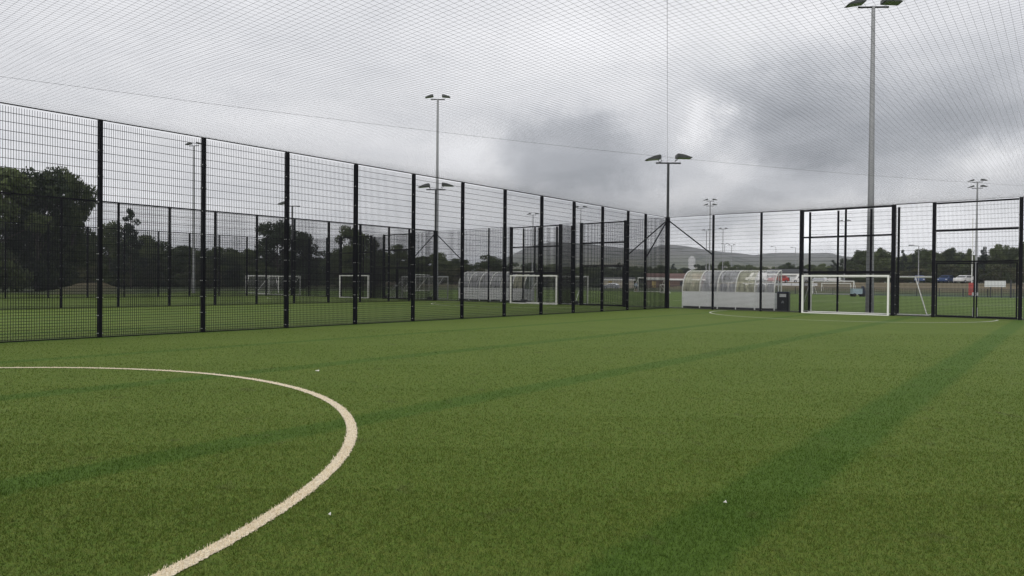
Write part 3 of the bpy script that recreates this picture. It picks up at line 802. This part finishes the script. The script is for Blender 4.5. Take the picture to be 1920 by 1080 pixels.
# litter
for i, (x, y, l) in enumerate([(9.05, -29.85, 'thin white scrap of litter lying outside the goal area line'), (14.65, -33.62, 'tiny white scrap on the turf just beyond the curved cream line'), (16.36, -31.84, 'tiny white scrap lying on the dark green strip')]):
    q = MB(); s = .045 if i == 0 else .011
    pts = [(-s, -.2 * s, .03), (.2 * s, -.6 * s, .035), (s, 0, .03), (.3 * s, .6 * s, .041), (-.5 * s, .4 * s, .033)]
    q.add(pts + [(a * .8, b * .8, c + .006) for a, b, c in pts], [(4, 3, 2, 1, 0), (5, 6, 7, 8, 9)] + [(k, (k + 1) % 5, 5 + (k + 1) % 5, 5 + k) for k in range(5)])
    tag(q.obj('litter_scrap', 'litter', loc=(x, y, 0)), l, 'litter')

# ------------------------------------------------------------------ trees
def leaf_mesh(name, clumps, mat, size, rng, aspect=1.0):
    V = []
    for (c, r, n) in clumps:
        d = rng.normal(size=(n, 3)); d /= np.linalg.norm(d, axis=1)[:, None]
        rad = rng.uniform(.35, 1.05, n) ** .6
        p = np.array(c) + d * rad[:, None] * np.array(r)
        a = rng.normal(size=(n, 3)); a /= np.linalg.norm(a, axis=1)[:, None]
        b = np.cross(a, d + rng.normal(scale=.5, size=(n, 3))); b /= np.linalg.norm(b, axis=1)[:, None] + 1e-9
        s = rng.uniform(.6, 1.3, n)[:, None] * size
        q = np.stack([p - a * s, p + b * s * .55, p + a * s, p - b * s * .55], 1); V.append(q)
    V = np.concatenate(V); n = len(V)
    me = bpy.data.meshes.new(name); me.vertices.add(4 * n); me.vertices.foreach_set('co', V.ravel())
    me.loops.add(4 * n); me.loops.foreach_set('vertex_index', np.arange(4 * n, dtype=np.int32))
    me.polygons.add(n); me.polygons.foreach_set('loop_start', np.arange(0, 4 * n, 4, dtype=np.int32))
    me.update(); me.validate(); me.materials.append(M[mat]); return me
def broad(seed):     # unit tree: height 1, crown half width .5
    rng = np.random.default_rng(seed); cl = []; q = MB()
    q.bar((0, 0, -.02), (.01, 0, .18), .028, 7, .02); q.bar((.01, 0, .18), (0, .01, .55), .02, 7, .009)
    n = 44
    for i in range(n):
        h = rng.uniform(.07, .93); env = .46 * math.sqrt(max(0, 1 - ((h - .46) / .52) ** 2)) + .02
        t = rng.uniform(0, 2 * PI); rr = env * rng.uniform(.25, .95)
        c = (rr * math.cos(t), rr * math.sin(t), h); r = rng.uniform(.08, .155)
        cl.append((c, (r * 1.15, r * 1.15, r * .8), int(330 * (r / .12) ** 2)))
        if i % 4 == 0: q.bar((0, 0, min(.5, h * .6)), c, .011, 5, .003)
    return leaf_mesh('crown', cl, 'leaf', .020, rng), q.mesh('trunk', 'bark')
def pine(seed):
    rng = np.random.default_rng(seed); cl = []; q = MB()
    q.bar((0, 0, -.02), (.005, 0, .95), .022, 7, .004)
    for i in range(26):
        h = .18 + .80 * (i + rng.uniform(0, 1)) / 26; env = .48 * (1 - ((h - .12) / .9)) ** .75 + .03
        for k in range(2 if h < .8 else 1):
            t = rng.uniform(0, 2 * PI); rr = env * rng.uniform(.3, 1); c = (rr * math.cos(t), rr * math.sin(t), h)
            r = rng.uniform(.06, .11) * (1.15 - .5 * h); cl.append((c, (r * 1.5, r * 1.5, r * .6), 130))
            if k == 0: q.bar((0, 0, h), c, .007, 4, .002)
    return leaf_mesh('crown', cl, 'needle', .017, rng), q.mesh('trunk', 'bark')
def shrub(seed):
    rng = np.random.default_rng(seed); cl = []; q = MB()
    for i in range(18):
        t = rng.uniform(0, 2 * PI); h = rng.uniform(.15, .85); rr = .45 * math.sqrt(max(.05, 1 - h * h)) * rng.uniform(.3, 1)
        c = (rr * math.cos(t), rr * math.sin(t), h); r = rng.uniform(.1, .18); cl.append((c, (r, r, r), 150))
        q.bar((0, 0, 0), c, .012, 4, .003)
    return leaf_mesh('foliage', cl, 'bush', .028, rng), q.mesh('stem', 'bark')
PB = [broad(s) for s in (11, 12, 13, 14, 15)]; PP = [pine(s) for s in (21, 22, 23)]; PS = [shrub(s) for s in (31, 32)]
TREES = [('b', -67.8, -16.7, 13.6, 4.9), ('b', -70.6, -11.3, 14.3, 3.5), ('b', -72.5, -7.3, 14.2, 2.6), ('p', -93.8, 7.4, 12.5, 2.4), ('b', -99.5, 6.5, 10.5, 2.9), ('b', -119.9, 22.9, 8.9, 3.7), ('b', -127.0, 31.4, 8.9, 3.5), ('b', -115.8, 31.6, 8.2, 3.4), ('b', -122.8, 39.9, 8.3, 3.2), ('b', -88.5, 29.2, 12.3, 3.9), ('b', -90.3, 35.7, 11.0, 2.4), ('b', -83.7, 41.6, 11.4, 3.4), ('b', -90.7, 52.1, 9.8, 2.3), ('b', -95.2, 62.3, 9.5, 3.2), ('b', -99.1, 72.9, 7.4, 3.0), ('b', -89.5, 68.5, 7.8, 3.5), ('b', -96.5, 82.7, 6.7, 3.3), ('b', -81.3, 76.3, 7.5, 3.1), ('b', -90.5, 94.8, 6.4, 3.2), ('b', -112.5, -1.8, 10.2, 6.1), ('b', -115.0, 7.4, 10.0, 4.6), ('b', -121.3, 19.5, 10.0, 4.4), ('b', -125.0, 46.2, 8.1, 4.5), ('b', -116.8, 59.0, 8.5, 4.3), ('b', -118.7, 64.9, 7.7, 3.7), ('b', -134.7, 38.6, 7.5, 5.4), ('b', -142.0, 34.7, 7.1, 5.4), ('b', -116.3, 76.1, 7.6, 4.0), ('b', -115.6, 84.5, 7.0, 4.1), ('b', -117.7, 137.1, 7.8, 4.5), ('b', -118.1, 149.3, 7.6, 4.7), ('b', -115.1, 157.6, 7.4, 4.8), ('b', -112.5, 165.3, 7.4, 4.5), ('p', -103.9, 170.7, 8.9, 2.2), ('b', -112.2, 177.3, 7.5, 4.2), ('b', -104.8, 181.7, 7.5, 3.8), ('b', -104.5, 193.2, 7.8, 3.5), ('b', -97.9, 191.0, 8.1, 3.1), ('p', -92.0, 188.4, 8.7, 1.9), ('b', -92.4, 199.3, 7.8, 2.7), ('b', -84.0, 192.2, 8.5, 2.4), ('b', -83.0, 198.1, 8.9, 2.4), ('b', -74.3, 190.9, 9.3, 2.5), ('b', -75.1, 206.7, 8.6, 2.6), ('b', -70.7, 206.2, 8.6, 2.4), ('b', -68.7, 214.3, 8.2, 2.6), ('b', -63.8, 212.8, 7.9, 2.5), ('b', -51.9, 188.3, 8.6, 2.5), ('b', -56.1, 197.4, 8.2, 2.7), ('b', -47.0, 195.0, 8.4, 2.5), ('b', -40.6, 186.3, 8.1, 2.4), ('p', -30.8, 157.9, 8.2, 1.8), ('b', -30.3, 168.3, 6.6, 2.4), ('b', -20.0, 139.9, 10.1, 2.2), ('b', -23.9, 149.2, 8.1, 1.9), ('b', -15.8, 140.7, 10.2, 2.0), ('b', -19.7, 152.2, 8.8, 1.9), ('p', -12.6, 146.4, 10.0, 1.3), ('p', -10.5, 146.7, 8.9, 1.7), ('b', -6.9, 142.2, 10.0, 2.1), ('p', -2.4, 142.8, 10.0, 1.0), ('b', -5.9, 152.4, 9.3, 1.7), ('b', -0.8, 148.0, 8.8, 1.4), ('b', 0.7, 145.1, 9.8, 1.4), ('p', 3.4, 143.3, 10.0, 1.7), ('b', 5.9, 141.5, 9.8, 1.7), ('b', 8.4, 138.7, 10.0, 1.6), ('b', 11.2, 135.8, 10.6, 1.9), ('b', -16.3, 155.9, 8.3, 1.9), ('b', -10.1, 156.9, 8.0, 2.0), ('b', 1.1, 153.2, 8.2, 1.8)]
BUSH = [('s', -13.4, 125.9, 5.7, 2.2), ('s', -20.6, 129.5, 5.3, 2.4), ('s', -1.0, 122.8, 5.9, 2.2), ('s', 3.1, 121.2, 5.5, 2.1), ('s', 7.5, 118.6, 5.7, 2.1), ('s', -5.9, 122.1, 5.0, 2.2), ('s', 10.9, 113.8, 5.0, 1.7), ('s', -8.7, 121.7, 4.7, 1.9)]
rt = random.Random(3)
nb = 0
def plant(kind, x, y, h, hw, label, group=None):
    lib = {'b': PB, 'p': PP, 's': PS}[kind]; cr, tk = lib[rt.randrange(len(lib))]
    nm = {'b': 'broadleaf_tree', 'p': 'pine_tree', 's': 'bush'}[kind]
    z = land_z(x, y)
    t = thing(nm, label, 'bush' if kind == 's' else 'tree', (x, y, z), rt.uniform(0, 6.28), group)
    o = link('crown' if kind != 's' else 'foliage', cr, t); o.scale = (2.1 * hw, 2.1 * hw, h - z)
    o = link('trunk' if kind != 's' else 'stem', tk, t); o.scale = (2.1 * hw, 2.1 * hw, h - z)
NAMED = {0: 'huge dark broadleaf tree at the left edge of the picture', 1: 'huge dark broadleaf tree second from the left edge', 2: 'broad dark tree right of the huge pair, behind the first fence post',
         3: 'open crowned pine just right of the first near fence post', 9: 'big round dark tree behind the third near fence post', 10: 'dark tree leaning out right of the big round tree behind the third post', 11: 'dome shaped dark tree behind the fourth near fence post',
         13: 'dark tree just left of the fifth near fence post', 15: 'dark tree behind the short mast of the middle cage', 17: 'dark rounded tree above the middle cage dugout'}
for i, (k, x, y, h, hw) in enumerate(TREES):
    far = i > 28; right = i >= 53
    if i in NAMED: lab, g = NAMED[i], None
    elif not far: lab, g = 'dark broadleaf tree in the low belt behind the left cages', 'trees of the left belt'
    elif not right:
        lab, g = ('small dark broadleaf tree in the low row before the hills', 'broadleaf trees before the hills') if k == 'b' else ('small dark pointed pine in the low row before the hills', 'pines before the hills')
    else:
        lab, g = ('dark broadleaf tree in the wood behind the gate and goal', 'broadleaf trees of the right wood') if k == 'b' else ('dark pointed pine in the wood behind the gate', 'pines of the right wood')
    plant(k, x, y, h, hw * 1.12, lab, g)
for i in range(34):      # lower trees that close the belts
    f = (i + rt.random()) / 34; x = -128 + 34 * f + rt.uniform(-4, 4); y = -18 + 100 * f
    plant('b', x, y, 6.6 + rt.uniform(-1, 1.5), rt.uniform(3.2, 4.6), 'dark broadleaf tree in the low belt behind the left cages', 'trees of the left belt')
for i in range(30):
    f = (i + rt.random()) / 30; x = -122 + 84 * f; y = 152 + 62 * f - 30 * max(0, f - .6) / .4 + rt.uniform(-4, 4)
    plant('b', x, y, 6.8 + rt.uniform(-1, 1.0), rt.uniform(3.0, 4.4), 'small dark broadleaf tree in the low row before the hills', 'broadleaf trees before the hills')
for i in range(26):
    f = (i + rt.random()) / 26; x = -28 + 46 * f; y = 160 - 14 * f + rt.uniform(-3, 3)
    plant('b', x, y, 9.4 + rt.uniform(-1.4, 1.4), rt.uniform(2.4, 3.4), 'dark broadleaf tree in the wood behind the gate and goal', 'broadleaf trees of the right wood')
for k, x, y, h, hw in BUSH: plant(k, x, y, h, hw * 1.2, 'olive green bush at the front of the right wood', 'bushes before the right wood')
for i in range(22):
    f = i / 21; x = -108 + 26 * f + rt.uniform(-2, 2); y = -22 + 95 * f + rt.uniform(-3, 3)
    plant('s', x, y, 3.2 + rt.uniform(-.5, 1.6), 3.0, 'dark bush in the hedge behind the left cages', 'bushes of the left hedge')

# ------------------------------------------------------------------ hills
RIDGE = [(-75, .012), (-59.32, 0.0121), (-51.0, 0.0182), (-43.06, 0.0227), (-40.82, 0.0309), (-39.56, 0.0389), (-38.94, 0.0445), (-38.04, 0.0517), (-36.34, 0.0574), (-34.99, 0.0567), (-33.21, 0.0553), (-31.88, 0.053), (-29.68, 0.0491), (-28.59, 0.0476), (-28.03, 0.0499), (-27.3, 0.0537), (-26.36, 0.0552), (-24.96, 0.0528), (-24.11, 0.0497), (-23.07, 0.0466), (-21.84, 0.0442), (-20.62, 0.0419), (-19.82, 0.0403), (-19.02, 0.0424), (-17.65, 0.043), (-16.5, 0.0421), (-14.4, 0.0425), (-13.52, 0.0381), (-12.08, 0.0357), (-9.31, 0.0312), (-2.46, 0.0237), (25, .015)]
def ridge(az):
    for (a, h), (b, g) in zip(RIDGE, RIDGE[1:]):
        if a <= az <= b: return h + (g - h) * (az - a) / (b - a)
    return .012
mb = MB(); azs = [-72 + .35 * i for i in range(265)]; rr = [600 + 1500 * (j / 36) for j in range(37)]
for r in rr:
    for az in azs:
        t = R(az); x = CAM.x + r * math.sin(t); y = CAM.y + r * math.cos(t)
        top = ridge(az) * 1650 + 1.4
        s = sst(640, 1650, r) ** 1.25 * (1 - .55 * sst(1700, 2100, r))
        z = -1.5 + (top + 1.5) * s
        z += noise.fractal((x * .004, y * .004, 1.3), 1, 2, 5) * 7 * sst(700, 1100, r) * (1 - sst(1450, 1640, r)) + noise.noise((x * .02, y * .02, 5)) * 1.0 * sst(700, 900, r)
        mb.v.append((x, y, z))
n = len(azs)
for j in range(len(rr) - 1):
    for i in range(n - 1):
        a = j * n + i; mb.f.append((a, a + 1, a + n + 1, a + n)); mb.m.append(0)
tag(mb.obj('hills', 'hill', smooth=True), kind='structure')

# haze: one closed box of even thin air
hz = MB(); hz.box(-2500, 2500, -2500, 2500, -3, 112)
m = bpy.data.materials.new('haze'); m.use_nodes = True; nt = m.node_tree; nt.nodes.clear()
o_ = nt.nodes.new('ShaderNodeOutputMaterial'); pv = nt.nodes.new('ShaderNodeVolumePrincipled')
pv.inputs['Color'].default_value = (.86, .91, 1, 1); pv.inputs['Density'].default_value = .00027; pv.inputs['Anisotropy'].default_value = .0
nt.links.new(pv.outputs[0], o_.inputs['Volume'])
HAZE = True
if HAZE: tag(hz.obj('haze', m), 'thin pale haze in the air', kind='stuff')

# ------------------------------------------------------------------ sky and light
SUN_EL, SUN_AZ = 28.0, 165.0
w = bpy.data.worlds.new('World'); S.world = w; w.use_nodes = True
N, L = w.node_tree.nodes, w.node_tree.links
bg = N['Background']; bg.inputs['Strength'].default_value = .1
sky = N.new('ShaderNodeTexSky'); sky.sky_type = 'NISHITA'; sky.sun_disc = False
sky.sun_elevation = R(SUN_EL); sky.sun_rotation = R(SUN_AZ)
tc = N.new('ShaderNodeTexCoord'); sep = N.new('ShaderNodeSeparateXYZ'); L.new(tc.outputs['Generated'], sep.inputs[0])
def mth(op, a, b=None, c=None, clamp=False):
    q = N.new('ShaderNodeMath'); q.operation = op; q.use_clamp = clamp
    for i, v in enumerate((a, b, c)):
        if v is None: continue
        if isinstance(v, (int, float)): q.inputs[i].default_value = v
        else: L.new(v, q.inputs[i])
    return q.outputs[0]
az = mth('MULTIPLY', mth('ARCTAN2', sep.outputs['X'], sep.outputs['Y']), 180 / PI)
el = mth('MULTIPLY', mth('ARCSINE', sep.outputs['Z']), 180 / PI)
# cloud layer seen on a flat deck, so that it packs towards the horizon
zc = mth('MAXIMUM', mth('ADD', sep.outputs['Z'], .12), .03)
cb = N.new('ShaderNodeCombineXYZ'); L.new(mth('DIVIDE', sep.outputs['X'], zc), cb.inputs[0]); L.new(mth('DIVIDE', sep.outputs['Y'], zc), cb.inputs[1])
def wn(scale, detail, rough=.55, off=0, vec=None):
    n = N.new('ShaderNodeTexNoise'); n.inputs['Scale'].default_value = scale; n.inputs['Detail'].default_value = detail; n.inputs['Roughness'].default_value = rough
    mp = N.new('ShaderNodeMapping'); mp.inputs['Location'].default_value = (off, off * .7, 0)
    L.new(vec or cb.outputs[0], mp.inputs[0]); L.new(mp.outputs[0], n.inputs['Vector']); return n.outputs['Fac']
n3 = wn(4.2, 8, .6, 5.1)
n1 = wn(1.5, 9, .6, 1.3); n2 = wn(.7, 8, .55, 7.7)
wa = mth('MULTIPLY', mth('SUBTRACT', wn(7, 9, .66, 3, tc.outputs['Generated']), .5), 9.5)
we = mth('MULTIPLY', mth('SUBTRACT', wn(8, 9, .66, 11, tc.outputs['Generated']), .5), 6.0)
az2 = mth('ADD', az, wa); el2 = mth('ADD', el, we)
lum = mth('ADD', .85, mth('MULTIPLY', mth('SUBTRACT', n1, .5), .30))
lum = mth('ADD', lum, mth('MULTIPLY', mth('SUBTRACT', n2, .5), .22))
lum = mth('ADD', lum, mth('MULTIPLY', mth('SUBTRACT', n3, .5), .16))
BLOBS = [(-34.62, 11.0, 6.16, 3.2, -0.23), (-29.73, 8.2, 7.22, 1.94, -0.1), (-19.34, 13.2, 5.7, 4.69, -0.24), (-10.11, 11.8, 7.82, 3.69, -0.24), (-3.46, 12.43, 3.9, 3.75, -0.12), (-23.39, 13.17, 1.9, 1.8, 0.30), (-23.87, 11.55, 1.6, 0.9, 0.14), (-62, 5, 16, 3, .05), (-21.0, 9.3, 3.0, 1.7, 0.28), (-26.5, 7.4, 3.6, 1.5, 0.16), (-14.5, 3.2, 6.5, 2.4, 0.42), (-4.0, 8.62, 2, 1.6, 0.34), (-5, 3.0, 6, 2.2, .2), (-23.4, 3.0, 4.5, 1.2, .2), (-22.47, 4.9, 5.57, 0.94, -0.14), (-32.05, 19.7, 11.04, 3.46, 0.14), (-56.96, 10.84, 11.14, 2.4, 0.07), (-43.5, 9.8, 3.4, 2.4, 0.16), (-16.58, 9.61, 4.42, 1.12, -0.1), (-17.46, 18.99, 5.89, 2.2, 0.1), (-11.44, 7.71, 4.04, 0.97, -0.03), (-31.91, 6.26, 2.63, 1.1, -0.03), (-18.48, 6.64, 3.81, 0.74, -0.06)]
for a0, e0, ra, re, wt in BLOBS:
    d = mth('ADD', mth('POWER', mth('MULTIPLY', mth('SUBTRACT', az2, a0), 1 / ra), 2), mth('POWER', mth('MULTIPLY', mth('SUBTRACT', el2, e0), 1 / re), 2))
    if (a0, wt) == (-34.62, -.23): d = mth('POWER', d, 2.2)
    lum = mth('MULTIPLY_ADD', mth('EXPONENT', mth('MULTIPLY', d, -.9)), wt * (1.45 if wt < 0 else 1.2), lum)
lum = mth('MAXIMUM', lum, .28)
rp = N.new('ShaderNodeMapRange'); rp.inputs[1].default_value = .3; rp.inputs[2].default_value = .95
L.new(lum, rp.inputs[0])
tint = N.new('ShaderNodeMix'); tint.data_type = 'RGBA'; tint.inputs[6].default_value = (.93, .97, 1.06, 1); tint.inputs[7].default_value = (.995, .995, 1.02, 1)
L.new(rp.outputs[0], tint.inputs[0])
sc = N.new('ShaderNodeVectorMath'); sc.operation = 'SCALE'; L.new(tint.outputs[2], sc.inputs[0]); L.new(mth('MULTIPLY', lum, 10.0), sc.inputs['Scale'])
mx = N.new('ShaderNodeMix'); mx.data_type = 'RGBA'; mx.inputs[0].default_value = .96
L.new(sky.outputs[0], mx.inputs[6]); L.new(sc.outputs[0], mx.inputs[7]); L.new(mx.outputs[2], bg.inputs['Color'])

ld = bpy.data.lights.new('sun', 'SUN'); ld.energy = 1.5; ld.angle = R(35); ld.color = (1, .97, .93)
lo = link('sun', ld); lo.rotation_euler = (R(90 - SUN_EL), 0, R(-SUN_AZ) + PI)

# ------------------------------------------------------------------ camera
cd = bpy.data.cameras.new('camera'); cam = link('camera', cd); S.camera = cam
cd.sensor_width = 36; cd.lens = 36 * 1273.38 / 1920; cd.clip_end = 6000; cd.clip_start = .05
yaw, pitch, roll = -.688535, -.00815780, .00859344
fw = Vector((math.sin(yaw) * math.cos(pitch), math.cos(yaw) * math.cos(pitch), math.sin(pitch)))
r_ = Vector((math.cos(yaw), -math.sin(yaw), 0)); u_ = r_.cross(fw)
r2 = r_ * math.cos(roll) + u_ * math.sin(roll); u2 = -r_ * math.sin(roll) + u_ * math.cos(roll)
cam.matrix_world = Matrix(((r2.x, u2.x, -fw.x, CAM.x), (r2.y, u2.y, -fw.y, CAM.y), (r2.z, u2.z, -fw.z, CAM.z), (0, 0, 0, 1)))
S.view_settings.view_transform = 'Standard'; S.view_settings.look = 'None'; S.view_settings.exposure = 0; S.view_settings.gamma = 1
S.cycles.use_denoising = True; S.cycles.denoising_prefilter = 'ACCURATE'; S.cycles.denoising_input_passes = 'RGB_ALBEDO_NORMAL'; S.cycles.volume_bounces = 0; S.cycles.transparent_max_bounces = 16
